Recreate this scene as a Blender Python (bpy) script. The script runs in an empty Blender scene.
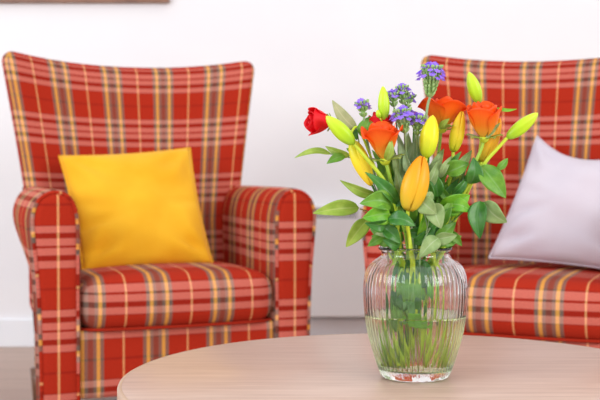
import bpy, math, random
import numpy as np
from mathutils import Vector, Matrix
random.seed(7)
R = math.radians
S = bpy.context.scene
COL = S.collection
# ---------------------------------------------------------------- camera
CAMH, FPX, HOR = 0.74, 1053.0, 175.0
cd = bpy.data.cameras.new('camera'); cam = bpy.data.objects.new('camera', cd); COL.objects.link(cam)
cd.sensor_width = 36; cd.lens = FPX / 600 * 36
cam.location = (0, 0, CAMH); cam.rotation_euler = (R(90) - math.atan((200 - HOR) / FPX), 0, 0)
cd.dof.use_dof = True; cd.dof.focus_distance = 1.49; cd.dof.aperture_fstop = 8
cd.clip_start = 0.05
S.camera = cam
# ---------------------------------------------------------------- world and light
w = bpy.data.worlds.new('sky'); S.world = w; w.use_nodes = True
wn = w.node_tree.nodes; wl = w.node_tree.links
bg = wn['Background']; bg.inputs[1].default_value = 0.80
tc = wn.new('ShaderNodeTexCoord'); sx = wn.new('ShaderNodeSeparateXYZ'); wr = wn.new('ShaderNodeValToRGB')
wl.new(tc.outputs['Generated'], sx.inputs[0]); 
mr = wn.new('ShaderNodeMapRange'); mr.inputs[1].default_value = -1; mr.inputs[2].default_value = 1
wl.new(sx.outputs['Z'], mr.inputs[0]); wl.new(mr.outputs[0], wr.inputs[0]); wl.new(wr.outputs[0], bg.inputs[0])
wr.color_ramp.elements[0].color = (0.93, 0.92, 0.93, 1); wr.color_ramp.elements[0].position = 0.35
wr.color_ramp.elements[1].color = (0.98, 0.99, 1.0, 1); wr.color_ramp.elements[1].position = 0.6

def area(name, loc, target, size, energy, color):
    l = bpy.data.lights.new(name, 'AREA'); l.shape = 'RECTANGLE'; l.size, l.size_y = size
    l.energy = energy; l.color = color
    o = bpy.data.objects.new(name, l); COL.objects.link(o); o.location = loc
    o.rotation_euler = (Vector(target) - Vector(loc)).to_track_quat('-Z', 'Y').to_euler()
    return o
area('window_light_left', (-3.2, 0.0, 1.9), (0, 3.2, 0.5), (2.2, 1.6), 58, (0.86, 0.93, 1.0))
area('fill_light_right', (2.8, -1.0, 2.0), (0.2, 3.2, 0.6), (2.0, 1.6), 56, (1.0, 0.975, 0.95))  # warm fill lamp added at the front right, no actual window
S.view_settings.view_transform = 'Standard'; S.view_settings.look = 'None'
S.view_settings.exposure = 0.45; S.view_settings.gamma = 1
S.cycles.max_bounces = 24; S.cycles.transmission_bounces = 20; S.cycles.transparent_max_bounces = 16
S.cycles.sample_clamp_indirect = 4.0

# ---------------------------------------------------------------- helpers
def W(px, py, Y):
    """world point at distance Y from the camera plane"""
    p = math.atan((200 - HOR) / FPX)
    d = Vector(((px - 300) / FPX, 1, (200 - py) / FPX))
    d = Vector((d.x, d.y * math.cos(p) + d.z * math.sin(p), -d.y * math.sin(p) + d.z * math.cos(p)))
    d *= Y / d.y
    return Vector((0, 0, CAMH)) + d

def link(name, me, mat=None, parent=None, smooth=True):
    o = bpy.data.objects.new(name, me); COL.objects.link(o)
    if mat: me.materials.append(mat)
    if parent: o.parent = parent
    if smooth: me.polygons.foreach_set('use_smooth', [True] * len(me.polygons))
    return o

def mesh(name, vs, fs, mat=None, parent=None, uvs=None, smooth=True):
    """uvs: per-vertex (len vs) or per-loop list"""
    me = bpy.data.meshes.new(name); me.from_pydata([tuple(v) for v in vs], [], fs)
    if uvs is not None:
        l = me.uv_layers.new(name='UVMap')
        if len(uvs) == len(vs):
            for lp in me.loops: l.data[lp.index].uv = uvs[lp.vertex_index]
        else:
            for i, u in enumerate(uvs): l.data[i].uv = u
    me.update()
    return link(name, me, mat, parent, smooth)

def thing(name, label, cat, loc=(0, 0, 0), rz=0, group=None):
    o = bpy.data.objects.new(name, None); COL.objects.link(o); o.location = loc; o.rotation_euler = (0, 0, rz)
    o.empty_display_size = 0.05
    o['label'] = label; o['category'] = cat
    if group: o['group'] = group
    return o

def grid_faces(nu, nv, off=0, wrap=False):
    f = []
    for i in range(nu - 1):
        for j in range(nv if wrap else nv - 1):
            a = off + i * nv + j; b = off + i * nv + (j + 1) % nv
            f.append((a, b, b + nv, a + nv))
    return f

def tube_data(pts, rad, n=8, caps=True):
    pts = [Vector(p) for p in pts]
    vs, fs = [], []
    up = Vector((0.13, 0.97, 0.2)).normalized()
    for i, p in enumerate(pts):
        t = (pts[min(i + 1, len(pts) - 1)] - pts[max(i - 1, 0)]).normalized()
        a = t.cross(up).normalized(); b = t.cross(a)
        up = -b if b.dot(up) < 0 else b
        b = t.cross(a)
        r = rad[i] if hasattr(rad, '__len__') else rad
        for k in range(n):
            q = 2 * math.pi * k / n
            vs.append(p + a * (r * math.cos(q)) + b * (r * math.sin(q)))
    fs = grid_faces(len(pts), n, 0, True)
    if caps:
        fs.append(tuple(range(n))[::-1]); fs.append(tuple(range(len(vs) - n, len(vs))))
    return vs, fs

def spline(pts, n=8):
    pts = [Vector(p) for p in pts]
    if len(pts) < 3: return [pts[0].lerp(pts[1], i / n) for i in range(n + 1)]
    P = [2 * pts[0] - pts[1]] + pts + [2 * pts[-1] - pts[-2]]
    out = []
    for i in range(1, len(P) - 2):
        for k in range(n):
            t = k / n
            out.append(0.5 * ((2 * P[i]) + (P[i + 1] - P[i - 1]) * t + (2 * P[i - 1] - 5 * P[i] + 4 * P[i + 1] - P[i + 2]) * t * t
                              + (-P[i - 1] + 3 * P[i] - 3 * P[i + 1] + P[i + 2]) * t ** 3))
    out.append(pts[-1])
    return out

# ---------------------------------------------------------------- materials
def new_mat(name):
    m = bpy.data.materials.new(name); m.use_nodes = True
    nt = m.node_tree; return m, nt, nt.nodes['Principled BSDF']

def srgb(r, g, b):
    f = lambda c: (c / 255 / 12.92) if c <= 10 else ((c / 255 + 0.055) / 1.055) ** 2.4
    return (f(r), f(g), f(b), 1)

def noisy(name, c1, c2, scale=6, rough=0.6, detail=4, bump=0.0, bscale=None, trans=0.0, spec=0.5, stretch=None, sheen=0, contrast=(0.35, 0.65), coord='Object'):
    m, nt, p = new_mat(name); N, L = nt.nodes, nt.links
    tc = N.new('ShaderNodeTexCoord'); mp = N.new('ShaderNodeMapping'); L.new(tc.outputs[coord], mp.inputs[0])
    if stretch: mp.inputs['Scale'].default_value = stretch
    nz = N.new('ShaderNodeTexNoise'); nz.inputs['Scale'].default_value = scale; nz.inputs['Detail'].default_value = detail
    L.new(mp.outputs[0], nz.inputs['Vector'])
    cr = N.new('ShaderNodeValToRGB'); e = cr.color_ramp.elements
    e[0].position, e[1].position = contrast; e[0].color = c1; e[1].color = c2
    L.new(nz.outputs['Fac'], cr.inputs[0]); L.new(cr.outputs[0], p.inputs['Base Color'])
    p.inputs['Roughness'].default_value = rough; p.inputs['Specular IOR Level'].default_value = spec
    p.inputs['Sheen Weight'].default_value = sheen
    if bump:
        n2 = N.new('ShaderNodeTexNoise'); n2.inputs['Scale'].default_value = bscale or scale * 6; n2.inputs['Detail'].default_value = 3
        L.new(mp.outputs[0], n2.inputs['Vector'])
        b = N.new('ShaderNodeBump'); b.inputs['Strength'].default_value = bump; b.inputs['Distance'].default_value = 0.002
        L.new(n2.outputs['Fac'], b.inputs['Height']); L.new(b.outputs[0], p.inputs['Normal'])
    if trans:
        out = N['Material Output']; t = N.new('ShaderNodeBsdfTranslucent'); mx = N.new('ShaderNodeMixShader')
        mx.inputs[0].default_value = trans; L.new(cr.outputs[0], t.inputs[0])
        L.new(p.outputs[0], mx.inputs[1]); L.new(t.outputs[0], mx.inputs[2]); L.new(mx.outputs[0], out.inputs[0])
    return m

def plaid(name, pu=0.18, pv=0.223):
    m, nt, p = new_mat(name); N, L = nt.nodes, nt.links
    uv = N.new('ShaderNodeTexCoord'); s = N.new('ShaderNodeSeparateXYZ'); L.new(uv.outputs['UV'], s.inputs[0])
    def frac(sock, per):
        a = N.new('ShaderNodeMath'); a.operation = 'DIVIDE'; L.new(sock, a.inputs[0]); a.inputs[1].default_value = per
        b = N.new('ShaderNodeMath'); b.operation = 'ADD'; L.new(a.outputs[0], b.inputs[0]); b.inputs[1].default_value = 50.5
        c = N.new('ShaderNodeMath'); c.operation = 'FRACT'; L.new(b.outputs[0], c.inputs[0]); return c.outputs[0]
    def ramp(sock, stops):
        r = N.new('ShaderNodeValToRGB'); cr = r.color_ramp; cr.interpolation = 'CONSTANT'
        while len(cr.elements) < len(stops): cr.elements.new(0.5)
        for e, (q, c) in zip(cr.elements, stops): e.position = q; e.color = c
        L.new(sock, r.inputs[0]); return r.outputs[0]
    red = srgb(170, 42, 22); brn = srgb(108, 110, 98); yel = srgb(234, 178, 84); cre = srgb(236, 176, 116)
    rdb = srgb(118, 74, 60)
    # u: fraction .5 is the middle of the wide brown and yellow band
    U = ramp(frac(s.outputs['X'], pu), [(0, cre), (0.014, red), (0.30, brn), (0.355, yel), (0.41, brn), (0.46, rdb), (0.54, brn),
                                       (0.59, yel), (0.645, brn), (0.70, red), (0.986, cre)])
    pk = srgb(230, 148, 132); dk = srgb(108, 12, 14)
    V = ramp(frac(s.outputs['Y'], pv), [(0, dk), (0.014, red), (0.235, dk), (0.25, pk), (0.335, dk), (0.40, pk), (0.488, dk), (0.512, pk),
                                       (0.60, dk), (0.665, pk), (0.75, dk), (0.765, red), (0.986, dk)])
    mx = N.new('ShaderNodeMix'); mx.data_type = 'RGBA'; mx.inputs[0].default_value = 0.39
    L.new(U, mx.inputs[6]); L.new(V, mx.inputs[7])
    # woven thread speckle
    nz = N.new('ShaderNodeTexNoise'); nz.inputs['Scale'].default_value = 420; nz.inputs['Detail'].default_value = 2; L.new(uv.outputs['UV'], nz.inputs['Vector'])
    mr = N.new('ShaderNodeMapRange'); mr.inputs[1].default_value = .3; mr.inputs[2].default_value = .7; mr.inputs[3].default_value = 0.78; mr.inputs[4].default_value = 1.18
    L.new(nz.outputs['Fac'], mr.inputs[0])
    m2 = N.new('ShaderNodeMix'); m2.data_type = 'RGBA'; m2.blend_type = 'MULTIPLY'; m2.inputs[0].default_value = 1
    L.new(mx.outputs[2], m2.inputs[6]); L.new(mr.outputs[0], m2.inputs[7]); L.new(m2.outputs[2], p.inputs['Base Color'])
    p.inputs['Roughness'].default_value = 0.95; p.inputs['Specular IOR Level'].default_value = 0.15
    b = N.new('ShaderNodeBump'); b.inputs['Strength'].default_value = 0.35; b.inputs['Distance'].default_value = 0.001
    L.new(nz.outputs['Fac'], b.inputs['Height']); L.new(b.outputs[0], p.inputs['Normal'])
    return m

M = {}
M['plaid'] = plaid('tartan_wool')
M['wall'] = noisy('painted_wall', srgb(240, 238, 241), srgb(243, 241, 243), 3, 0.85, bump=0.02, bscale=200, spec=0.2)
M['white_metal'] = noisy('white_enamel', srgb(240, 239, 241), srgb(243, 242, 243), 3, 0.4)
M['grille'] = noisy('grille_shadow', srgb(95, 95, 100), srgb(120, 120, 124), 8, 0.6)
M['skirting'] = noisy('white_gloss_paint', srgb(238, 240, 246), srgb(243, 244, 248), 3, 0.4)
M['darkwood'] = noisy('dark_wood', srgb(80, 50, 35), srgb(105, 68, 46), 8, 0.4, stretch=(1, 1, .2))
M['frame'] = noisy('brown_frame_wood', srgb(120, 84, 66), srgb(140, 100, 78), 8, 0.4)
M['canvas'] = noisy('picture_print', srgb(190, 180, 160), srgb(120, 140, 130), 5, 0.7)
M['yellow'] = noisy('mustard_cotton', srgb(230, 167, 30), srgb(240, 184, 46), 5, 0.9, bump=0.25, bscale=260, spec=0.15, sheen=0.1)
M['blush'] = noisy('pale_pink_cotton', srgb(200, 190, 201), srgb(210, 200, 209), 4, 0.9, bump=0.2, bscale=260, spec=0.15, sheen=0.1)

# oak table top: plank-free veneer with long grain
def oak(name, c1, c2, c3, stretch, rough=0.45):
    m, nt, p = new_mat(name); N, L = nt.nodes, nt.links
    tc = N.new('ShaderNodeTexCoord'); mp = N.new('ShaderNodeMapping'); L.new(tc.outputs['Object'], mp.inputs[0])
    mp.inputs['Scale'].default_value = stretch; mp.inputs['Rotation'].default_value = (0, 0, R(4))
    a = N.new('ShaderNodeTexNoise'); a.inputs['Scale'].default_value = 5; a.inputs['Detail'].default_value = 8; a.inputs['Distortion'].default_value = 0.6
    L.new(mp.outputs[0], a.inputs['Vector'])
    cr = N.new('ShaderNodeValToRGB'); e = cr.color_ramp.elements; e[0].position, e[1].position = 0.3, 0.7; e[0].color, e[1].color = c1, c2
    k = cr.color_ramp.elements.new(0.5); k.color = c3
    L.new(a.outputs['Fac'], cr.inputs[0]); L.new(cr.outputs[0], p.inputs['Base Color'])
    p.inputs['Roughness'].default_value = rough
    b = N.new('ShaderNodeBump'); b.inputs['Strength'].default_value = 0.15; b.inputs['Distance'].default_value = 0.0006
    L.new(a.outputs['Fac'], b.inputs['Height']); L.new(b.outputs[0], p.inputs['Normal'])
    return m
M['oak'] = oak('pale_oak_veneer', srgb(182, 150, 134), srgb(202, 172, 156), srgb(193, 162, 146), (1.4, 22, 22), .36)
M['oak_edge'] = oak('pale_oak_edge', srgb(178, 146, 124), srgb(200, 168, 144), srgb(190, 158, 134), (1.5, 1.5, 14))

# floor: oak boards
def floor_mat():
    m, nt, p = new_mat('floor_boards'); N, L = nt.nodes, nt.links
    tc = N.new('ShaderNodeTexCoord'); br = N.new('ShaderNodeTexBrick'); L.new(tc.outputs['Object'], br.inputs['Vector'])
    br.inputs['Scale'].default_value = 1; br.inputs['Brick Width'].default_value = 1.3; br.inputs['Row Height'].default_value = 0.19
    br.inputs['Mortar Size'].default_value = 0.002; br.offset = 0.37
    br.inputs['Color1'].default_value = srgb(186, 160, 146); br.inputs['Color2'].default_value = srgb(170, 142, 128); br.inputs['Mortar'].default_value = srgb(110, 88, 76)
    mp = N.new('ShaderNodeMapping'); mp.inputs['Scale'].default_value = (1, 12, 1); L.new(tc.outputs['Object'], mp.inputs[0])
    nz = N.new('ShaderNodeTexNoise'); nz.inputs['Scale'].default_value = 3; nz.inputs['Detail'].default_value = 7; L.new(mp.outputs[0], nz.inputs['Vector'])
    mr = N.new('ShaderNodeMapRange'); mr.inputs[1].default_value = .3; mr.inputs[2].default_value = .7; mr.inputs[3].default_value = .86; mr.inputs[4].default_value = 1.08; L.new(nz.outputs['Fac'], mr.inputs[0])
    mx = N.new('ShaderNodeMix'); mx.data_type = 'RGBA'; mx.blend_type = 'MULTIPLY'; mx.inputs[0].default_value = 1
    L.new(br.outputs['Color'], mx.inputs[6]); L.new(mr.outputs[0], mx.inputs[7]); L.new(mx.outputs[2], p.inputs['Base Color'])
    p.inputs['Roughness'].default_value = 0.5
    return m
M['floor'] = floor_mat()

# ---------------------------------------------------------------- basic solids
def rbox(name, size, r, mat, parent=None, centre=(0, 0, 0), step=0.02, deform=None, uvo=(0, 0)):
    """rounded box; uv in metres: u=x (or y on the sides), v=z, running over the top"""
    sx, sy, sz = [s / 2 for s in size]
    n = [max(2, min(60, int(round(s / step)))) for s in size]
    vs, fs, uvs = [], [], []; idx = {}
    def P(i, j, k):
        key = (i, j, k)
        if key in idx: return idx[key]
        q = [-sx + 2 * sx * i / n[0], -sy + 2 * sy * j / n[1], -sz + 2 * sz * k / n[2]]
        c = [max(-s + r, min(s - r, v)) for v, s in zip(q, (sx, sy, sz))]
        d = Vector(q) - Vector(c)
        m = max(abs(x) for x in d)
        if m > 1e-9: v = Vector(c) + d.normalized() * m
        else: v = Vector(q)
        idx[key] = len(vs); vs.append(v); return idx[key]
    def face(ax, side):
        a, b = [x for x in range(3) if x != ax]
        for i in range(n[a]):
            for j in range(n[b]):
                f = []
                for di, dj in ((0, 0), (1, 0), (1, 1), (0, 1)):
                    k = [0, 0, 0]; k[ax] = n[ax] if side else 0; k[a] = i + di; k[b] = j + dj; f.append(tuple(k))
                flip = (side == 1) != (ax == 1)
                if not flip: f = f[::-1]
                fs.append([P(*k) for k in f])
                for k in f:
                    x, y, z = vs[P(*k)]
                    if ax == 0: u = (y + sy + sx * (1 if side else -1), z)
                    elif ax == 1: u = (x, z if not side else -z)
                    else: u = (x, (sz + (y + sy) if side else -sz - (y + sy)))
                    uvs.append((u[0] + uvo[0], u[1] + uvo[1]))
    for ax in range(3):
        for sd in (0, 1): face(ax, sd)
    if deform: vs = [deform(v) for v in vs]
    vs = [v + Vector(centre) for v in vs]
    return mesh(name, vs, fs, mat, parent, uvs)

def lathe(name, prof, n, mat, parent=None, flute=None, closed=True):
    vs = []
    for (r, z) in prof:
        for k in range(n):
            a = 2 * math.pi * k / n
            rr = r + (flute(a, z, r) if flute else 0)
            vs.append((rr * math.cos(a), rr * math.sin(a), z))
    fs = grid_faces(len(prof), n, 0, True)
    fs = [f[::-1] for f in fs]
    if closed:
        vs.append((0, 0, prof[0][1])); vs.append((0, 0, prof[-1][1])); a, b = len(vs) - 2, len(vs) - 1
        m = (len(prof) - 1) * n
        for k in range(n):
            fs.append((a, (k + 1) % n, k)[::-1]); fs.append((b, m + k, m + (k + 1) % n)[::-1])
    fs = [f[::-1] for f in fs]
    return mesh(name, vs, fs, mat, parent)

# ---------------------------------------------------------------- room
WALLY = 4.53
def struct(o): o['kind'] = 'structure'; return o
struct(mesh('floor', [(-5, -2, 0), (5, -2, 0), (5, WALLY + .1, 0), (-5, WALLY + .1, 0), (-5, -2, -.05), (5, -2, -.05), (5, WALLY + .1, -.05), (-5, WALLY + .1, -.05)],
            [(0, 1, 2, 3), (7, 6, 5, 4), (0, 4, 5, 1), (1, 5, 6, 2), (2, 6, 7, 3), (3, 7, 4, 0)], M['floor'], smooth=False))
def box(name, lo, hi, mat, parent=None, bevel=0.0):
    (a, b, c), (d, e, f) = lo, hi
    o = mesh(name, [(a, b, c), (d, b, c), (d, e, c), (a, e, c), (a, b, f), (d, b, f), (d, e, f), (a, e, f)],
             [(3, 2, 1, 0), (4, 5, 6, 7), (0, 1, 5, 4), (1, 2, 6, 5), (2, 3, 7, 6), (3, 0, 4, 7)], mat, parent, smooth=False)
    if bevel:
        m = o.modifiers.new('bevel', 'BEVEL'); m.width = bevel; m.segments = 3
    return o
struct(box('wall_back', (-5, WALLY, 0), (5, WALLY + .1, 2.7), M['wall']))
struct(box('baseboard_back', (-5, WALLY - .018, 0.0), (5, WALLY, .12), M['skirting'], bevel=.004))

# radiator behind the chairs
rad = thing('radiator', 'white panel radiator with slotted top grille on the wall between the armchairs', 'radiator', (-0.05, WALLY, 0))
RX0, RX1 = W(292, 260, 4.43).x + .05, W(446, 260, 4.43).x + .05
zt, zb = W(0, 206, 4.43).z, W(0, 317, 4.43).z
box('panel', (RX0, -.105, zb), (RX1, -.03, zt - .052), M['white_metal'], rad, .006)
box('top_rail', (RX0, -.105, zt - .012), (RX1, -.0, zt), M['white_metal'], rad, .004)
box('end_cap', (W(357, 210, 4.43).x + .05, -.105, zt - .052), (RX1, -.03, zt - .012), M['white_metal'], rad, .004)
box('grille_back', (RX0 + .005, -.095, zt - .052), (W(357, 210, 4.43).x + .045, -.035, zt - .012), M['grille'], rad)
nf = 24
vs, fs = [], []
GX1 = W(357, 210, 4.43).x + .05
for i in range(nf):
    x = RX0 + (GX1 - RX0) * (i + .5) / nf; o = len(vs)
    for a in (x - .0028, x + .0028):
        for b in (-.106, -.094):
            for c in (zt - .052, zt - .012): vs.append((a, b, c))
    fs += [(o, o + 1, o + 3, o + 2), (o + 4, o + 6, o + 7, o + 5), (o, o + 4, o + 5, o + 1), (o + 2, o + 3, o + 7, o + 6)]
mesh('grille', vs, fs, M['white_metal'], rad, smooth=False)
for x in (RX0 + .06, RX1 - .06): box('wall_bracket', (x - .015, -.032, zb + .03), (x + .015, 0, zb + .3), M['white_metal'], rad)

# picture on the wall, only its lower edge in view
pic = thing('picture_frame', 'brown wooden picture frame on the wall above the left armchair', 'picture', (W(60, 0, 4.5).x, WALLY, W(0, 2.5, 4.5).z))
px1 = W(169, 0, 4.5).x - pic.location.x; px0 = -0.55
for (a, b, c, d) in ((px0, px1, 0, .04), (px0, px1, .5, .54), (px0, px0 + .04, .04, .5), (px1 - .04, px1, .04, .5)):
    box('frame_rail', (a, -.028, b * 0 + c), (b, -.001, d), M['frame'], pic, .003)
box('print', (px0 + .04, -.014, .04), (px1 - .04, -.006, .5), M['canvas'], pic)

# ---------------------------------------------------------------- armchair
def offset_poly(pts, d):
    out = []
    n = len(pts)
    for i in range(n):
        a, b = Vector(pts[i - 1 if i else 0]), Vector(pts[min(i + 1, n - 1)])
        t = (b - a)
        t = t.normalized() if t.length > 0 else Vector((0, 1))
        out.append((pts[i][0] + t.y * d, pts[i][1] - t.x * d))
    return out

def arm_section():
    # right arm, going from the inner bottom over the roll to the outer bottom: (x, z)
    key = [(.272, .075), (.272, .35), (.272, .50), (.272, .59), (.275, .634), (.287, .674), (.310, .698), (.341, .706), (.372, .698), (.398, .674),
           (.411, .638), (.412, .60), (.407, .54), (.399, .44), (.393, .28), (.391, .075)]
    p = spline([Vector((a, 0, b)) for a, b in key], 4)
    return [(q.x, q.z) for q in p]

def build_chair(label, loc, rz):
    t = thing('armchair', label, 'armchair', loc, rz, 'tartan armchairs against the back wall')
    P = M['plaid']
    Z = 0.15
    # arms
    sec = arm_section(); n = len(sec)
    arc = [0]
    for i in range(1, n): arc.append(arc[-1] + math.hypot(sec[i][0] - sec[i - 1][0], sec[i][1] - sec[i - 1][1]))
    for s in (1, -1):
        vs, uv = [], []
        st = [(-.404, .024), (-.4025, .016), (-.397, .008), (-.387, .002), (-.374, 0), (-.30, 0), (-.22, 0), (-.15, .001), (-.07, .002), (0, .003), (.06, .004), (.12, .005), (.18, .006), (.225, .008), (.255, .012), (.268, .022)]
        for y, ins in st:
            o = offset_poly(sec, ins)
            for i, (x, z) in enumerate(o):
                fl = max(0, (y + .38) / .70)
                # the roll swells outwards and the arm rakes gently to the back
                hz = max(0, min(1, (z - .40) / .24)); hz = hz * hz * (3 - 2 * hz)
                xo = x + (hz * .022 * min(1, fl * 2.5) - (hz * .070 * fl ** 1.5 + (1 - hz) * .085 * fl ** .8) if x > .345 else 0)
                z2 = z - .004 + .012 * fl * (1 if z > .5 else 0)
                vs.append((s * xo, y, z2)); uv.append((y + .025, arc[i] + .075 - .55))
        fs = grid_faces(len(st), n)
        fs = [f if s < 0 else f[::-1] for f in fs]
        b0 = (len(st) - 1) * n
        fs.append(tuple(range(b0, b0 + n)) if s < 0 else tuple(range(b0, b0 + n))[::-1])
        arm = mesh('arm', vs, fs, P, t, uv)
        # front panel
        o = offset_poly(sec, .014); cx = sum(a for a, b in o) / n; 
        vs, uv = [], []
        mid = (o[0][0] + o[-1][0]) / 2
        rings = [(1.0, -.403), (.93, -.4085), (.7, -.411), (.3, -.412)]
        for f, y in rings:
            for (x, z) in o:
                zc = max(.09, min(.635, z)); q = (mid + (x - mid) * f, y, zc + (z - zc) * f)
                vs.append((s * q[0], y, q[2])); uv.append((.8 * s * (q[0] - .336) + .09, q[2] - .55))
        fs = grid_faces(len(rings), n)
        fs = [f[::-1] for f in fs] if s < 0 else fs
        b0 = (len(rings) - 1) * n; cap = tuple(range(b0, b0 + n)); fs.append(cap[::-1] if s < 0 else cap)
        fs = [f[::-1] for f in fs]
        mesh('front_panel', vs, fs, P, arm, uv)
        o2 = offset_poly(sec, .0118)
        pts = [Vector((s * x, -.4045, z)) for x, z in o2]
        pv, pf = tube_data(pts, .0052, 8)
        uvs = [(.04 + .9 * arc[i // 8] * .7, .12 + .35 * arc[i // 8]) for i in range(len(pv))]
        mesh('piping', pv, pf, P, arm, uvs)
    # back rest: shield flaring to the top, saddle top edge, leaning back
    H0, H1 = .30, 1.128
    def bdef(v):
        x, y, z = v
        tt = max(0.0, (z + (H1 - H0) / 2) / (H1 - H0))          # 0 bottom .. 1 top
        wd = .338 + .080 * max(0, (tt - .35) / .65) ** 1.15 if tt > .35 else .338
        u = x / .42
        X = u * wd
        zz = z + (-.030 * (1 - abs(u) ** 2.0) + .006 * abs(u) ** 4) * max(0, tt) ** 2
        Y = y + .120 * tt ** 1.1 - .085 * abs(u) ** 2.2 * (0.3 + .7 * tt) 
        Y -= .014 * (1 - u * u) * math.sin(math.pi * min(1, max(0, (tt - .15) / .85))) if y < 0 else 0
        return Vector((X, Y, zz))
    bk = rbox('backrest', (.84, .13, H1 - H0), .045, P, t, (0, .140, (H0 + H1) / 2), .017, bdef, (.075, (H0 + H1) / 2 - .890))
    for d in bk.data.uv_layers[0].data: d.uv = (d.uv[0] * 1.03 - .006, d.uv[1] * .223 / .188)
    # piping round the back's face
    # seat cushion
    cw, cdp, ct = .560, .58, .146
    def cdef(v):
        x, y, z = v
        u, w_ = x / (cw / 2), y / (cdp / 2)
        zz = z + (.015 * (1 - abs(u) ** 2.6) * (1 - max(0, -w_) ** 4) if z > 0 else 0) * 1.0
        yy = y - .022 * (1 - u * u) * (1 if y < 0 else 0) * min(1, -w_ if w_ < 0 else 0)
        if z > 0: zz -= .010 * max(0, w_)
        return Vector((x, yy, zz))
    cu = rbox('seat_cushion', (cw, cdp, ct), .056, P, t, (0, -.130, .390), .016, cdef, (.07, .390 - .422))
    for zz, rr in ((.324, .0045),):
        pts = []
        for k in range(41):
            a = -1 + 2 * k / 40
            # front and the two sides
            path = a * (cw / 2 + .5)
            ax = max(-cw / 2 + .006, min(cw / 2 - .006, path)); 
            pts.append((ax, abs(path) - abs(ax), 0))
        pl = []
        for ax, dy, _ in pts:
            u = ax / (cw / 2)
            pl.append(Vector((ax * .99, -.130 + .014 - cdp / 2 - .022 * (1 - u * u) + .004 + dy + (.02 * max(0, abs(u) - .85) / .15), zz)))
        v_, f_ = tube_data(pl, rr, 6)
        mesh('piping', v_, f_, P, cu, [(-.054, -.078) for p in v_])
    # front rail under the cushion and base
    rbox('front_rail', (.562, .05, .19), .012, P, t, (0, -.375, .230), .02, None, (.07, .236 - .36))
    rbox('back_panel', (.62, .06, .62), .02, P, t, (0, .235, .40), .04, None, (.09, 0))
    box('seat_base', (-.279, -.34, .16), (.279, .30, .335), M['darkwood'], t)
    for x in (-.30, .30):
        for y in (-.27, .22):
            v_, f_ = tube_data([(x, y, 0), (x, y, .06), (x, y, .12)], [.016, .021, .026], 12)
            mesh('leg', v_, f_, M['darkwood'], t)
    return t

L_ROT, R_ROT = R(22), R(-24)
lc = build_chair('red tartan armchair holding the yellow cushion, left of the flowers', (-.481, 3.282, 0), L_ROT)
rc = build_chair('red tartan armchair holding the pale pink cushion, right of the flowers', (.704, 3.09, 0), R_ROT)

# ---------------------------------------------------------------- cushions
def pillow(label, corners, thick, mat, edge=None, seed=1, wr=1.5, sag=0.0):
    """corners TL, TR, BR, BL in world space"""
    TL, TR, BR, BL = corners
    c = (TL + TR + BR + BL) / 4; base = (BL + BR) / 2
    o0 = thing('throw_cushion', label, 'cushion', base)
    nrm = (TR - BL).cross(TL - BR).normalized()
    if nrm.y > 0: nrm = -nrm
    rnd = random.Random(seed)
    n = 36; vs = []; uv = []
    for side in (1, -1):
        for i in range(n + 1):
            for j in range(n + 1):
                u = -1 + 2 * i / n; v = -1 + 2 * j / n
                a = (u + 1) / 2; b = (v + 1) / 2
                # edges pull in between pointed corners
                pu = u * (1 - .045 * (1 - v * v)); pv = v * (1 - .045 * (1 - u * u))
                aa, bb = (pu + 1) / 2, (pv + 1) / 2
                p = BL * (1 - aa) * (1 - bb) + BR * aa * (1 - bb) + TR * aa * bb + TL * (1 - aa) * bb - Vector((0, 0, sag * (1 - u * u) * (1 - .25 * u) * max(0, v) ** 2))
                h = thick * (max(0, (1 - u ** 2) * (1 - v ** 2))) ** .42
                wv = .0035 * wr * math.sin(5 * u + 3 * v + seed) * math.cos(7 * v - 2 * u) * (1 - u ** 4) * (1 - v ** 4)
                # corner creases
                for cx, cy in ((-1, -1), (1, -1), (-1, 1), (1, 1)):
                    d = math.hypot(u - cx, v - cy); ang = math.atan2(v - cy, u - cx)
                    wv += .0035 * wr * math.sin(ang * 9 + cx * 2) * math.exp(-((d - .5) / .28) ** 2)
                for cx, cy, an, am in ((-1, -.35, .2, .009), (-1, -.75, .15, .008), (1, -.8, 2.9, .006), (.95, .0, 3.3, .004), (-1, .1, -.3, .004)):
                    dx, dy = u - cx, v - cy; l = dx * math.cos(an) + dy * math.sin(an); q = -dx * math.sin(an) + dy * math.cos(an)
                    if l > 0: wv -= am * wr * math.exp(-(q / .07) ** 2) * math.exp(-((l - .25) / .3) ** 2)
                p = p + nrm * side * (h + (wv if side > 0 else 0) * min(1, h / .02))
                vs.append(p - base)
    m = (n + 1) ** 2
    fs = [f[::-1] for f in grid_faces(n + 1, n + 1)] + [f for f in grid_faces(n + 1, n + 1, m)]
    cov = mesh('cover', vs, fs, mat, o0)
    md = cov.modifiers.new('weld', 'WELD'); md.merge_threshold = .0004
    # seam
    ed = []
    for k in range(n): ed.append(k * (n + 1))
    for k in range(n): ed.append(n * (n + 1) + k)
    for k in range(n, 0, -1): ed.append(k * (n + 1) + n)
    for k in range(n, -1, -1): ed.append(k)
    v_, f_ = tube_data([vs[i] for i in ed], .0026, 6, False)
    mesh('seam', v_, f_, edge or mat, o0)
    return o0
pillow('plain mustard yellow cushion leaning in the left armchair',
       [W(59, 156, 3.19), W(190, 148, 3.34), W(213, 264, 3.17), W(83, 273, 3.02)], .062, M['yellow'], seed=1)
pillow('pale pink cushion leaning in the right armchair',
       [W(537, 136, 3.15), W(650, 150, 3.03), W(636, 274, 2.85), W(489, 258, 3.02)], .062, M['blush'], seed=3, sag=.05)

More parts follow.
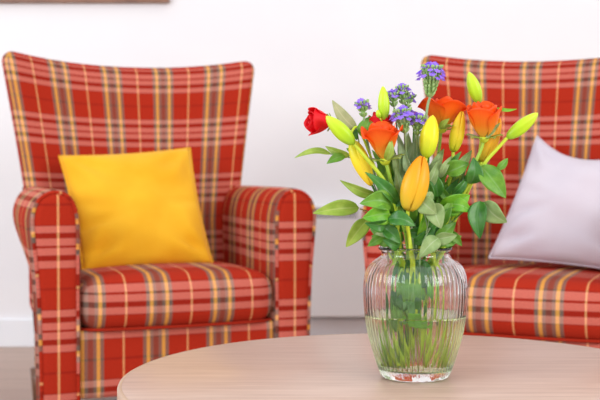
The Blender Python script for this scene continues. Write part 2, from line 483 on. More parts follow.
# ---------------------------------------------------------------- table
TX, TY, TZ = W(415, 378, 1.5).x, 1.5, .451
tb = thing('coffee_table', 'round pale oak coffee table standing in front of the armchairs', 'table', (TX, TY, 0))
TR_ = .420
prof = [(TR_ - .004, TZ - .036), (TR_, TZ - .032), (TR_, TZ - .0045), (TR_ - .0012, TZ - .0018), (TR_ - .004, TZ)]
top = lathe('table_top', [(TR_ - .004, TZ - .036), (TR_ - .004, TZ - .002), (TR_ - .006, TZ)], 192, M['oak'], tb)
lathe('edge_band', [(TR_ - .0045, TZ - .036), (TR_ - .001, TZ - .0355), (TR_, TZ - .033), (TR_, TZ - .004), (TR_ - .0012, TZ - .0012), (TR_ - .004, TZ + .0002), (TR_ - .0062, TZ + .0001)], 192, M['oak_edge'], tb, closed=False)
for a in (45, 135, 225, 315):
    ca, sa = math.cos(R(a)), math.sin(R(a))
    v_, f_ = tube_data([(.33 * ca, .33 * sa, 0), (.27 * ca, .27 * sa, TZ - .035)], [.014, .022], 16)
    mesh('leg', v_, f_, M['oak_edge'], tb)
lathe('apron', [(.26, TZ - .075), (.262, TZ - .036)], 64, M['oak_edge'], tb)
#FLOWERS
# ---------------------------------------------------------------- glass vase
U = 1.5 / FPX                      # metres per pixel of the photograph at the vase
VC = Vector((TX, TY, TZ))
vt = thing('glass_vase', 'clear ribbed glass vase half full of water on the round table', 'vase', VC)
NR = 54
op = [(0, 378.0), (25, 378.4), (31, 378.2), (33.2, 377.2), (34.6, 375), (36.2, 371), (38.6, 364), (41.6, 354.5), (45.4, 342), (48.3, 330), (50.4, 316), (51.6, 302),
      (51.8, 290), (51.3, 281), (49.8, 273.5), (46.8, 267), (42.8, 262.6), (38.4, 259.4), (35.4, 257.2), (34.0, 254.8), (34.2, 252.4), (35.6, 250.8), (36.8, 249.6), (37.0, 248)]
zof = lambda py: (378.4 - py) * U
oprof = [(Vector((a, 0, b))) for a, b in op]
sm = spline(oprof[1:], 4)
outer = [(q.x * U, max(0.0, zof(q.z))) for q in sm]
rimr, rimz = outer[-1]
inner_key = [(35.2, 247.9), (33.7, 249.6), (31.6, 252.8), (32.2, 257.0), (36.2, 261), (41, 265), (44.6, 269.5), (47.2, 275.5), (48.7, 282.5), (49.2, 291), (48.9, 302), (47.6, 316), (45.4, 330), (42.4, 342),
             (38.4, 353.5), (35.4, 361), (32.6, 365.6), (29, 367.8), (22, 368.6)]
sm2 = spline([Vector((a, 0, b)) for a, b in inner_key], 4)
inner = [(q.x * U, zof(q.z)) for q in sm2]
prof = [(0.0005, outer[0][1] + .0012)] + outer + [((rimr + inner[0][0]) / 2, zof(246.9))] + inner + [(0.0005, inner[-1][1] - .0004)]
nout = len(outer) + 1
zr0, zr1 = zof(376), zof(258.5)
def flute(a, z, r):
    if not FL[0]: return 0
    e = max(0, min(1, (z - zof(374)) / (8 * U))) * max(0, min(1, (zof(259.5) - z) / (9 * U)))
    return e * U * .7 * (abs(math.cos(NR * a / 2)) - .62)
FL = [True]
def vase_mesh():
    n = NR * 8; vs = []
    for i, (r, z) in enumerate(prof):
        for k in range(n):
            a = 2 * math.pi * k / n
            f = flute(a, z, r) if 0 < i < nout else 0
            vs.append(((r + f) * math.cos(a), (r + f) * math.sin(a), z))
    fs = grid_faces(len(prof), n, 0, True)
    return vs, fs
m, nt, p = new_mat('clear_glass'); M['glass'] = m
p.inputs['Base Color'].default_value = (.97, .985, .975, 1); p.inputs['Transmission Weight'].default_value = 1; p.inputs['Roughness'].default_value = 0.0; p.inputs['IOR'].default_value = 1.47
m, nt, p = new_mat('vase_water'); M['water'] = m
p.inputs['Base Color'].default_value = (.86, .95, .70, 1); p.inputs['Transmission Weight'].default_value = 1; p.inputs['Roughness'].default_value = 0.0; p.inputs['IOR'].default_value = 1.33
v_, f_ = vase_mesh()
g = mesh('glass_body', v_, f_, M['glass'], vt)
wz = zof(315)
wprof = [(0.0004, zof(368.1))] + [(r + .0007, z - .0005) for r, z in inner[::-1] if z < wz] 
wr_ = wprof[-1][0]
wprof += [(wr_ - .0004, wz + .0012), (wr_ - .002, wz + .0002), (wr_ - .005, wz), (0.0004, wz)]
lathe('water', wprof, 96, M['water'], vt, closed=False)

# ---------------------------------------------------------------- flower materials
def petal_mat(name, base, mid, tip, trans=.28, rough=.5, streak=.12, spec=.4):
    """colour runs along the petal (uv y), with fine lengthwise streaks"""
    m, nt, p = new_mat(name); N, L = nt.nodes, nt.links
    tc = N.new('ShaderNodeTexCoord'); s = N.new('ShaderNodeSeparateXYZ'); L.new(tc.outputs['UV'], s.inputs[0])
    mp = N.new('ShaderNodeMapping'); mp.inputs['Scale'].default_value = (14, 1.5, 1); L.new(tc.outputs['UV'], mp.inputs[0])
    nz = N.new('ShaderNodeTexNoise'); nz.inputs['Scale'].default_value = 2; nz.inputs['Detail'].default_value = 3; L.new(mp.outputs[0], nz.inputs['Vector'])
    ma = N.new('ShaderNodeMath'); ma.operation = 'MULTIPLY_ADD'; ma.inputs[1].default_value = streak * 2; 
    sb = N.new('ShaderNodeMath'); sb.operation = 'SUBTRACT'; sb.inputs[1].default_value = streak; L.new(s.outputs['Y'], sb.inputs[0])
    L.new(nz.outputs['Fac'], ma.inputs[0]); L.new(sb.outputs[0], ma.inputs[2])
    cr = N.new('ShaderNodeValToRGB'); e = cr.color_ramp.elements; e[0].position = .05; e[0].color = base; e[1].position = .95; e[1].color = tip
    k = e.new(.45); k.color = mid
    L.new(ma.outputs[0], cr.inputs[0]); L.new(cr.outputs[0], p.inputs['Base Color'])
    p.inputs['Roughness'].default_value = rough; p.inputs['Specular IOR Level'].default_value = spec
    t = N.new('ShaderNodeBsdfTranslucent'); mx = N.new('ShaderNodeMixShader'); mx.inputs[0].default_value = trans
    L.new(cr.outputs[0], t.inputs[0]); L.new(p.outputs[0], mx.inputs[1]); L.new(t.outputs[0], mx.inputs[2]); L.new(mx.outputs[0], N['Material Output'].inputs[0])
    return m
def leaf_mat(name, c1, c2, rib, trans=.3, rough=.42, spec=.5):
    m, nt, p = new_mat(name); N, L = nt.nodes, nt.links
    tc = N.new('ShaderNodeTexCoord'); s = N.new('ShaderNodeSeparateXYZ'); L.new(tc.outputs['UV'], s.inputs[0])
    nz = N.new('ShaderNodeTexNoise'); nz.inputs['Scale'].default_value = 70; nz.inputs['Detail'].default_value = 4; L.new(tc.outputs['Object'], nz.inputs['Vector'])
    cr = N.new('ShaderNodeValToRGB'); e = cr.color_ramp.elements; e[0].position, e[1].position = .35, .65; e[0].color, e[1].color = c1, c2
    L.new(nz.outputs['Fac'], cr.inputs[0])
    # midrib and side veins
    a = N.new('ShaderNodeMath'); a.operation = 'SUBTRACT'; L.new(s.outputs['X'], a.inputs[0]); a.inputs[1].default_value = .5
    b = N.new('ShaderNodeMath'); b.operation = 'ABSOLUTE'; L.new(a.outputs[0], b.inputs[0])
    c = N.new('ShaderNodeMapRange'); c.inputs[1].default_value = .02; c.inputs[2].default_value = .06; c.inputs[3].default_value = .75; c.inputs[4].default_value = 0; L.new(b.outputs[0], c.inputs[0])
    d = N.new('ShaderNodeMath'); d.operation = 'MULTIPLY_ADD'; d.inputs[1].default_value = -1.1; L.new(b.outputs[0], d.inputs[0]); L.new(s.outputs['Y'], d.inputs[2])
    f = N.new('ShaderNodeMath'); f.operation = 'MULTIPLY'; f.inputs[1].default_value = 8; L.new(d.outputs[0], f.inputs[0])
    h = N.new('ShaderNodeMath'); h.operation = 'FRACT'; L.new(f.outputs[0], h.inputs[0])
    k = N.new('ShaderNodeMapRange'); k.inputs[1].default_value = 0.0; k.inputs[2].default_value = .14; k.inputs[3].default_value = .35; k.inputs[4].default_value = 0; L.new(h.outputs[0], k.inputs[0])
    mxm = N.new('ShaderNodeMath'); mxm.operation = 'MAXIMUM'; L.new(c.outputs[0], mxm.inputs[0]); L.new(k.outputs[0], mxm.inputs[1])
    mx = N.new('ShaderNodeMix'); mx.data_type = 'RGBA'; L.new(mxm.outputs[0], mx.inputs[0]); L.new(cr.outputs[0], mx.inputs[6]); mx.inputs[7].default_value = rib
    L.new(mx.outputs[2], p.inputs['Base Color']); p.inputs['Roughness'].default_value = rough; p.inputs['Specular IOR Level'].default_value = spec
    t = N.new('ShaderNodeBsdfTranslucent'); ms = N.new('ShaderNodeMixShader'); ms.inputs[0].default_value = trans
    L.new(mx.outputs[2], t.inputs[0]); L.new(p.outputs[0], ms.inputs[1]); L.new(t.outputs[0], ms.inputs[2]); L.new(ms.outputs[0], N['Material Output'].inputs[0])
    return m
M['orange'] = petal_mat('orange_rose_petal', srgb(255, 196, 70), srgb(255, 138, 30), srgb(252, 92, 10))
M['red'] = petal_mat('red_rose_petal', srgb(226, 14, 26), srgb(250, 14, 34), srgb(240, 6, 28))
M['bud_green'] = petal_mat('lime_bud', srgb(166, 214, 52), srgb(196, 234, 40), srgb(214, 236, 60), .1, .35, .1)
M['bud_yellow'] = petal_mat('yellow_green_bud', srgb(196, 226, 44), srgb(240, 240, 40), srgb(246, 224, 40), .1, .35, .16)
M['bud_gold'] = petal_mat('yellow_bud', srgb(216, 220, 44), srgb(252, 226, 40), srgb(255, 212, 50), .08, .4, .16)
M['lily'] = petal_mat('golden_orange_lily', srgb(236, 206, 60), srgb(255, 194, 34), srgb(255, 168, 24), .25, .38, .2)
M['stem'] = noisy('fresh_green_stem', srgb(144, 192, 52), srgb(178, 214, 76), 30, .45, trans=.1)
M['stem_lime'] = noisy('lime_stem', srgb(186, 214, 44), srgb(214, 230, 62), 30, .45, trans=.1)
M['stem_dark'] = noisy('dark_green_stem', srgb(70, 120, 48), srgb(98, 146, 60), 30, .5)
M['stem_grey'] = noisy('grey_green_stem', srgb(118, 150, 100), srgb(150, 178, 128), 40, .6)
M['stem_brown'] = noisy('reddish_twig', srgb(130, 96, 56), srgb(150, 130, 70), 30, .6)
M['leaf_mid'] = leaf_mat('green_leaf', srgb(98, 160, 46), srgb(134, 188, 64), srgb(140, 190, 100))
M['leaf_bright'] = leaf_mat('bright_green_leaf', srgb(110, 188, 40), srgb(150, 214, 60), srgb(150, 205, 100))
M['leaf_dark'] = leaf_mat('deep_green_leaf', srgb(52, 118, 38), srgb(82, 146, 52), srgb(96, 150, 84), .2, .35)
M['leaf_sage'] = leaf_mat('sage_leaf', srgb(146, 178, 108), srgb(174, 200, 134), srgb(190, 210, 160), .3, .55)
M['leaf_lime'] = leaf_mat('olive_lime_leaf', srgb(156, 188, 66), srgb(186, 210, 92), srgb(200, 214, 120), .35)
M['leaf_tan'] = leaf_mat('pale_dry_leaf', srgb(186, 192, 140), srgb(204, 204, 160), srgb(220, 216, 180), .4, .6)
M['leaf_grey'] = leaf_mat('grey_green_leaf', srgb(142, 174, 122), srgb(166, 194, 142), srgb(176, 200, 160), .25, .6)
M['calyx'] = noisy('statice_calyx', srgb(126, 166, 88), srgb(168, 198, 128), 120, .7)
M['violet'] = petal_mat('violet_floret', srgb(206, 176, 255), srgb(180, 140, 255), srgb(172, 128, 252), .3, .7)

# ---------------------------------------------------------------- flower builders
def Q(px, py, dy=0.0): return W(px, py, 1.5 + dy)
def frame(axis, roll=0.0):
    z = Vector(axis).normalized(); x = Vector((0, -1, 0)).cross(z)
    if x.length < .1: x = Vector((1, 0, 0)).cross(z)
    x.normalize(); y = z.cross(x)
    m = Matrix((x, y, z)).transposed()
    return m @ Matrix.Rotation(roll, 3, 'Z')

def leaf(parent, base, tip, width, mat, roll=0.0, bend=.12, fold=.25, tipsharp=1.0, name='leaf', stalk=True):
    """base, tip: (px, py, dy); width in photo pixels; roll turns the blade round its length"""
    b, t = Q(*base), Q(*tip); ax = t - b; L = ax.length; d = ax.normalized()
    cam_dir = (Vector((0, 0, CAMH)) - (b + t) / 2).normalized()
    sd = d.cross(cam_dir).normalized(); nr = sd.cross(d).normalized()
    rm = Matrix.Rotation(roll, 3, d); sd = rm @ sd; nr = rm @ nr
    rl_ = random.Random(int(base[0] * 31 + base[1] * 17 + tip[0] * 13 + tip[1] * 7)); roll += rl_.uniform(-.35, .35); bend += rl_.uniform(-.05, .12)
    fold += rl_.uniform(-.1, .35); sway = rl_.uniform(-.09, .09)
    W2 = width * 1.15 * U / 2; nu, nv = 15, 8; vs, uv = [], []
    ph = (base[0] * 7.3 + tip[1]) % 6.28
    for i in range(nu):
        t_ = i / (nu - 1)
        hw = W2 * (math.sin(math.pi * min(1, t_ ** .78)) ** .75) * (1 - .12 * tipsharp * t_) if 0 < t_ < 1 else 0
        hw = max(hw, .0004)
        c = b + ax * t_ + sd * (sway * L * math.sin(math.pi * t_)) + nr * (bend * L * math.sin(math.pi * t_) - .10 * L * t_ * t_)
        for j in range(nv + 1):
            s = -1 + 2 * j / nv
            wv = .09 * hw * math.sin(10 * t_ + ph + (2 if s > 0 else 0)) * abs(s)
            vs.append(c + sd * (s * hw) + nr * (fold * hw * abs(s) ** 1.3 + wv)); uv.append((j / nv, t_))
    fs = grid_faces(nu, nv + 1)
    # a second skin a hair below gives the blade its thickness
    n0 = len(vs); vs += [v - nr * .0005 for v in vs]; uv += uv[:n0]
    fs += [tuple(n0 + k for k in f[::-1]) for f in fs]
    for i in range(nu - 1):
        a, c_ = i * (nv + 1), (i + 1) * (nv + 1); fs.append((a, c_, c_ + n0, a + n0))
        a, c_ = a + nv, c_ + nv; fs.append((c_, a, a + n0, c_ + n0))
    o = parent.matrix_world.translation if False else parent.location
    return mesh(name, [v - o for v in vs], fs, M[mat], parent, uv)

def stem(parent, pts, r, mat='stem', name='stem', taper=1.0):
    """pts: (px, py, dy) list"""
    pts = list(pts)
    for i, p in enumerate(pts):
        if p[1] == 250:
            x, d = (p[0] - 415) * 1.35, p[2] / U * 1.35; l = max(1, math.hypot(x, d) / 28.5)
            pts[i] = (415 + x / l, 250, d / l * U)
        if p[1] == 371:
            x, d = (p[0] - 415) * 1.3, p[2] / U * 1.5; l = max(1, math.hypot(x, d) / 28.5)
            pts[i] = (415 + x / l, 364.5, d / l * U)
    for i, p in enumerate(pts):
        if p[1] == 310 and 0 < i < len(pts) - 1 and pts[i - 1][1] == 250 and pts[i + 1][1] == 364.5:
            pts[i] = tuple(a * .5 + b * .5 for a, b in zip(pts[i - 1], pts[i + 1]))
    if r < 1.75 and pts[-1][1] == 364.5:
        a, b = pts[-2], pts[-1]; pts[-2:] = [tuple(x + (y - x) * .25 for x, y in zip(a, b))]
    P = spline([Q(*p) - parent.location for p in pts], 6)
    n = len(P); inv = [r * U * (.84 if (p + parent.location).z > TZ + zof(250) else (1.2 if r > 1.75 else 1.0)) * (1 + (taper - 1) * i / (n - 1)) for i, p in enumerate(P)]
    inv = [sum(inv[max(0, i - 2):i + 3]) / len(inv[max(0, i - 2):i + 3]) for i in range(n)]
    v_, f_ = tube_data(P, inv, 10)
    return mesh(name, v_, f_, M[mat], parent)

def route(head, neck, foot, *mid):
    return [head, *mid, neck, ((neck[0] + foot[0]) / 2, (neck[1] + foot[1]) / 2, (neck[2] + foot[2]) / 2), foot]

def petal(parent, B, F, L, Rr, phi, A0, hl, rl, curl, mat, tilt=0.0, tipup=.06):
    nu, nv = 12, 12; vs, uv = [], []
    for i in range(nu):
        t = i / (nu - 1)
        rr = Rr * rl * (.16 + .84 * math.sin(math.pi / 2 * min(1, t * 1.25)) ** .8)
        A = A0 * (.45 + .55 * math.sin(math.pi / 2 * min(1, t * 1.5))) * (1 - .22 * t ** 5)
        for j in range(nv + 1):
            s = -1 + 2 * j / nv
            a = phi + s * A
            z = L * hl * (t * (1 - .16 * s * s * t) + tipup * (1 - abs(s)) * t ** 3)
            r = rr * (1 + .03 * math.sin(4 * a + phi * 3) * t) + Rr * curl * (t ** 3.5) * (1 + .35 * s * s) + Rr * .05 * s * s * t
            z -= L * .16 * max(0, curl) * t ** 6 * (1 + .6 * s * s) + tilt * L * t * math.cos(a)
            z += L * .035 * math.sin(3.2 * s + phi * 5) * t ** 3
            vs.append(B + F @ Vector((r * math.cos(a), r * math.sin(a), z))); uv.append((j / nv, t))
    fs = grid_faces(nu, nv + 1)
    o = mesh('petal', vs, fs, M[mat], parent, uv)
    sd = o.modifiers.new('thickness', 'SOLIDIFY'); sd.thickness = .0006; sd.offset = 0
    return o

def sepals(parent, B, F, L, Rr, n=5, mat='leaf_lime', droop=1.0):
    for k in range(n):
        a = 2 * math.pi * k / n + .5; vs = []; nu = 8
        for i in range(nu):
            t = i / (nu - 1); w_ = .20 * Rr * math.sin(math.pi * (.12 + .86 * t)) 
            r = Rr * (.15 + .95 * math.sin(t * 1.9) * droop); z = L * (-.04 + .30 * t - .22 * droop * t * t)
            for s in (-1, 0, 1):
                vs.append(B + F @ (Vector((math.cos(a), math.sin(a), 0)) * r + Vector((-math.sin(a), math.cos(a), 0)) * (s * w_) + Vector((0, 0, z + .04 * Rr * abs(s)))))
        o = mesh('sepal', vs, grid_faces(nu, 3), M[mat], parent, [(.3 + .2 * (i % 3), i / len(vs)) for i in range(len(vs))])
        sd = o.modifiers.new('thickness', 'SOLIDIFY'); sd.thickness = .0006
    # hip: the swollen green base
    pr = [(.0006, -.14), (.16, -.13), (.26, -.07), (.30, 0), (.24, .05), (.001, .06)]
    vs = []
    for r, z in pr:
        for k in range(12):
            a = k * math.pi / 6; vs.append(B + F @ Vector((r * Rr * math.cos(a), r * Rr * math.sin(a), z * L)))
    mesh('hip', vs, grid_faces(len(pr), 12, 0, True), M['stem_lime'], parent)

ROSES = 'cut roses in the glass vase'
def rose(label, base, axis, Lp, Rp, mat, layers, path, sr=1.7, roll=0.0, smat='stem', group=ROSES, sep=1.0):
    t = thing('rose', label, 'flower', Q(*base), 0, group)
    F = frame(axis, roll); L, Rr = Lp * U, Rp * U; Z = Vector((0, 0, 0))
    for (n, rl, hl, A0, curl, off) in layers:
        for k in range(n): petal(t, Z, F, L, Rr, off + 2 * math.pi * k / n, A0, hl * (1 - .03 * (k % 2)), rl, curl * (1 + .3 * math.sin(k * 2.4)), mat)
    sepals(t, Z, F, L, Rr, droop=sep)
    stem(t, [base] + path, sr, smat)
    return t
FULL = [(3, .24, .93, 1.5, -.02, .3), (3, .44, .98, 1.4, .0, 1.2), (3, .64, 1.0, 1.25, .05, .2), (4, .82, .95, 1.05, .14, .9)]
OPEN = [(3, .20, .88, 1.5, .0, .3), (3, .38, .93, 1.4, .04, 1.1), (3, .54, 1.0, 1.25, .14, .3), (4, .70, .97, 1.0, .30, .8)]

def bud_mesh(parent, B, axis, L, Rr, mat, roll=0, fat=.47, groove=.20, name='bud', blunt=.62, bend=0.0, gexp=.7):
    F = frame(axis, roll); nu, nv = 22, 24; vs, uv = [], []
    for i in range(nu):
        t = i / (nu - 1)
        q = t ** (math.log(.5) / math.log(fat))
        r = Rr * (.16 * (1 - t) ** 3 + .99 * math.sin(math.pi * q) ** blunt) if t < 1 else Rr * .03
        for k in range(nv):
            a = 2 * math.pi * k / nv
            g = 1 - groove * (1 - abs(math.cos(1.5 * a)) ** gexp ) * math.sin(math.pi * min(1, t * 1.05)) ** .5
            g -= .25 * groove * max(0, math.cos(3 * a)) ** 12
            vs.append(B + F @ Vector((r * g * math.cos(a) + bend * L * math.sin(math.pi * t), r * g * math.sin(a), L * t))); uv.append((k / nv, t))
    fs = grid_faces(nu, nv, 0, True); fs.append(tuple(range(nv))[::-1]); fs.append(tuple(range((nu - 1) * nv, nu * nv)))
    return mesh(name, vs, fs, M[mat], parent, uv)
def tepals(parent, axis, L, Rr, mat, roll, fat, blunt, n=3, span=1.12, start=0.0):
    F = frame(axis, roll); nu, nv = 20, 12
    for k in range(n):
        ph = 2 * math.pi * k / n + start; vs, uv = [], []
        for i in range(nu):
            t = .01 + .985 * i / (nu - 1); q = t ** (math.log(.5) / math.log(fat))
            r0 = Rr * (.16 * (1 - t) ** 3 + .97 * math.sin(math.pi * q) ** blunt)
            A = span * (.75 + .35 * math.sin(math.pi * t)) 
            for j in range(nv + 1):
                s = -1 + 2 * j / nv; a = ph + s * A
                rr = r0 * (.80 + .20 * (1 - s * s) + .10 * max(0, abs(s) - .6) * (1 if s > 0 else -1.5)) + .05 * Rr * math.exp(-(s / .14) ** 2) * math.sin(math.pi * t)
                rr += .07 * Rr * t ** 6
                vs.append(F @ Vector((rr * math.cos(a), rr * math.sin(a), L * t * (1.02 - .03 * s * s)))); uv.append((j / nv, t))
        o = mesh('tepal', vs, grid_faces(nu, nv + 1), M[mat], parent, uv)
        sd = o.modifiers.new('thickness', 'SOLIDIFY'); sd.thickness = .0007; sd.offset = 0
LIL = 'lily buds in the glass vase'
def lily(label, base, tip, wpx, mat, path, sr=1.9, smat='stem_lime', **kw):
    b, tp = Q(*base), Q(*tip)
    t = thing('lily_bud', label, 'flower', b, 0, LIL)
    if mat in ('lily', 'bud_gold'):
        kk = dict(fat=.45, blunt=.6, roll=0.0); kk.update({k: v for k, v in kw.items() if k in kk})
        bud_mesh(t, Vector((0, 0, 0)), tp - b, (tp - b).length * .96, wpx * U / 2 * .78, mat, **kw)
        tepals(t, tp - b, (tp - b).length, wpx * U / 2 * 1.04, mat, **kk)
    else: bud_mesh(t, Vector((0, 0, 0)), tp - b, (tp - b).length, wpx * U / 2, mat, **kw)
    stem(t, [base] + path, sr, smat)
    return t

floret_me = None
def floret(parent, P, axis, r):
    global floret_me
    if floret_me is None:
        vs, uv = [], []; n = 20; rings = [(.05, 0), (.45, .35), (.85, .75), (1.1, .85)]
        for ri, (q, z) in enumerate(rings):
            for k in range(n):
                a = 2 * math.pi * k / n; rr = q * (1 + .22 * math.cos(5 * a) * q); zz = z + .16 * math.sin(10 * a) * q
                vs.append((rr * math.cos(a), rr * math.sin(a), zz)); uv.append((k / n, ri / 3))
        ob = mesh('floret', vs, grid_faces(4, n, 0, True), M['violet'], parent, uv)
        floret_me = ob.data
    else:
        ob = bpy.data.objects.new('floret', floret_me); COL.objects.link(ob); ob.parent = parent
    ob.location = P; ob.rotation_euler = Vector(axis).to_track_quat('Z', 'Y').to_euler(); ob.scale = (r, r, r)

STA = 'violet statice sprigs in the glass vase'
def statice(label, base, top, wpx, nf, path, seed=0, green=1.0, sr=1.1, wing=True, florets=None):
    """base: where the head starts, top: its tip"""
    rnd = random.Random(seed)
    b, tp = Q(*base), Q(*top); t = thing('statice_sprig', label, 'flower', b, 0, STA)
    ax = tp - b; L = ax.length; F = frame(ax)
    R0 = wpx * U / 2
    # calyx cluster: scaly rows of small cups
    vs, fs = [], []
    rows = max(3, int(L / (3.0 * U) * .8))
    for i in range(rows):
        q = i / (rows - 1) if rows > 1 else 0
        rad_ = R0 * (.22 + .62 * q ** .8)
        m_ = max(4, int(2 * math.pi * rad_ / (3.0 * U)))
        for k in range(m_):
            a = 2 * math.pi * (k + .5 * (i % 2)) / m_ + rnd.uniform(-.15, .15)
            c = F @ Vector((rad_ * .8 * math.cos(a), rad_ * .8 * math.sin(a), L * (.02 + .86 * q)))
            d = (F @ Vector((math.cos(a), math.sin(a), 1.6))).normalized()
            cl = 5.4 * U * rnd.uniform(.8, 1.2); cr_ = 1.25 * U
            o = len(vs); FF = frame(d)
            for tt, rr in ((0, .3), (.35, .95), (.75, 1.0), (1, .35)):
                for h in range(7):
                    an = 2 * math.pi * h / 7; vs.append(c + FF @ Vector((rr * cr_ * math.cos(an), rr * cr_ * math.sin(an), tt * cl)))
            fs += grid_faces(4, 7, o, True); fs.append(tuple(range(o + 21, o + 28)))
    core = [(F @ Vector((0, 0, L * q))) for q in (0, .3, .6, .85)]
    v2, f2 = tube_data(core, [R0 * .18, R0 * .34, R0 * .52, R0 * .5], 8); o = len(vs); vs += v2; fs += [tuple(o + x for x in f) for f in f2]
    mesh('calyx_cluster', vs, fs, M['calyx'], t)
    nf = int(nf * 1.9)
    for k in range(nf):
        a = 2.4 * k + rnd.uniform(-.3, .3); q = 1 - .55 * (k / max(1, nf - 1)) ** 1.3
        rad_ = R0 * (.15 + .85 * min(1, (k + .5) / nf * 1.6))
        v = Vector((rad_ * math.cos(a), rad_ * math.sin(a), L * (q - .02) + rnd.uniform(.6, 3.2) * U))
        floret(t, F @ v, F @ Vector((math.cos(a), math.sin(a), 1.3)), U * rnd.uniform(2.3, 3.2))
    stem(t, [base] + path, sr, 'stem_grey')
    return t

# ---------------------------------------------------------------- the bouquet
OR, RD = 'orange', 'red'
def nk(x, d=0.0): return (x, 250, d)
def ft(x, d=0.0): return (x, 371, d)
# roses
r1 = rose('open orange rose at the front of the bouquet, facing the camera side', (385, 160, -.030), (-.10, -.14, 1), 36, 19, OR, OPEN,
          [(390, 178, -.028), (400, 215, -.02), nk(410, -.012), (413, 310, -.004), ft(405, .0)], 2.2, roll=.5, smat='stem')
r2 = rose('orange rose between the two upright yellow-green buds, half hidden', (441, 129, .028), (.10, .05, 1), 30, 21, OR, OPEN,
          [(439, 150, .03), (432, 200, .028), nk(424, .02), (416, 310, .012), ft(400, .008)], 1.9, roll=1.4)
r3 = rose('orange rose furthest to the right, in front of the tartan back', (484, 138, -.004), (-.02, -.18, 1), 34, 17, OR, FULL,
          [(480, 152, -.002), (462, 190, .0), (446, 222, .0), nk(432, .0), (420, 310, .0), ft(396, .012)], 2.0, roll=.2)
r4 = rose('red rose furthest to the left, tilted out over the wall', (331, 122, -.005), (-1, -.30, .02), 24, 14, RD, FULL,
          [(341, 124, .0), (352, 140, .01), (372, 185, .012), (390, 225, .01), nk(399, .008), (410, 310, .0), ft(425, -.006)], 1.4, roll=.8, smat='stem_dark', sep=.55)
r5 = rose('red rose directly behind the front orange rose', (381, 141, .012), (0.02, .0, 1), 27, 13, RD, FULL,
          [(384, 170, .014), (396, 220, .014), nk(406, .014), (415, 310, .01), ft(432, .008)], 1.6, roll=.3, smat='stem_dark')
r6 = rose('tiny red rose peeping out behind the violet statice in the middle', (414, 126, .034), (.06, -.1, 1), 14, 7, RD, FULL,
          [(413, 150, .034), (412, 210, .03), nk(413, .024), (416, 310, .016), ft(420, .02)], 1.2, roll=.3, smat='stem_dark')
# a long curled sepal on the right rose
leaf(r3, (497, 108, -.004), (517, 109, -.006), 3.2, 'leaf_bright', bend=-.12, name='sepal')
leaf(r3, (486, 138, -.01), (500, 123, -.018), 4.5, 'leaf_sage', bend=-.1, name='sepal')
leaf(r1, (386, 160, -.045), (391, 139, -.055), 8, 'leaf_lime', bend=.05, name='sepal')
leaf(r2, (440, 129, .01), (449, 119, .0), 6, 'leaf_lime', bend=.05, name='sepal')
# lily buds
lily('lime green bud slanting up to the left beside the red rose', (354, 144, -.034), (326, 116, -.040), 15.5, 'bud_green',
     [(362, 153, -.034), (385, 182, -.034), (397, 212, -.028), nk(403, -.02), (408, 310, -.012), ft(432, -.008)], 2.3, roll=.3)
lily('small upright lime bud just above the front orange rose', (384, 121, -.002), (383, 86, -.002), 12.5, 'bud_green',
     [(385, 135, .0), (392, 190, .0), nk(404, -.004), (412, 310, -.004), ft(388, -.006)], 1.9, roll=1.0)
lily('yellow-green upright bud in the middle of the bouquet', (426, 158, -.022), (433, 115, -.020), 19, 'bud_yellow',
     [(424, 172, -.02), (421, 215, -.012), nk(419, -.008), (418, 310, -.008), ft(398, -.014)], 2.1, roll=.2)
lily('topmost lime bud, leaning left above the right orange rose', (479, 103, .012), (469, 72, .008), 13.5, 'bud_green',
     [(482, 118, .014), (478, 160, .014), (458, 205, .014), nk(437, .01), (426, 310, .004), ft(412, .014)], 1.8, roll=.4)
lily('lime bud pointing out to the upper right', (507, 138, -.008), (538, 113, -.012), 14.5, 'bud_green',
     [(498, 148, -.008), (484, 164, -.006), (462, 196, -.006), (446, 224, -.006), nk(436, -.006), (424, 310, -.004), ft(392, -.002)], 2.1, roll=.9)
lily('plain yellow bud standing left of the right orange rose', (453, 152, .012), (462, 112, .014), 14, 'bud_gold',
     [(452, 168, .012), (444, 210, .01), nk(429, .006), (420, 310, .004), ft(408, -.01)], 2.0, roll=.5)
lily('golden orange bud hidden behind the right orange rose', (482, 162, .012), (499, 118, .012), 16, 'lily',
     [(478, 170, .012), (464, 200, .012), nk(438, .008), (424, 310, .006), ft(404, -.018)], 2.0, roll=.7)
lo = lily('large golden orange bud low at the centre front', (408, 211, -.052), (422, 157, -.050), 25.5, 'lily',
     [(407, 222, -.047), (409, 236, -.038), nk(412, -.030), (416, 310, -.024), ft(424, -.016)], 2.3, roll=.62, fat=.46, groove=.3, blunt=.58)
lily('golden yellow bud drooping at the left behind the lime stem', (352, 141, -.012), (371, 185, -.020), 17, 'bud_gold',
     [(351, 134, -.008), (358, 128, .004), (372, 160, .008), (390, 210, .01), nk(401, .008), (412, 310, .004), ft(428, .012)], 1.5, roll=.5, fat=.45, groove=.3)
# a tiny green side bud
sb = lily('tiny round green side bud below the small upright bud', (380, 118, -.008), (377, 110, -.008), 5.5, 'bud_green', [(384, 126, -.002), (386, 140, .004), (393, 190, .006), nk(405, .004), (412, 310, .0), ft(416, -.004)], .9, blunt=.6)
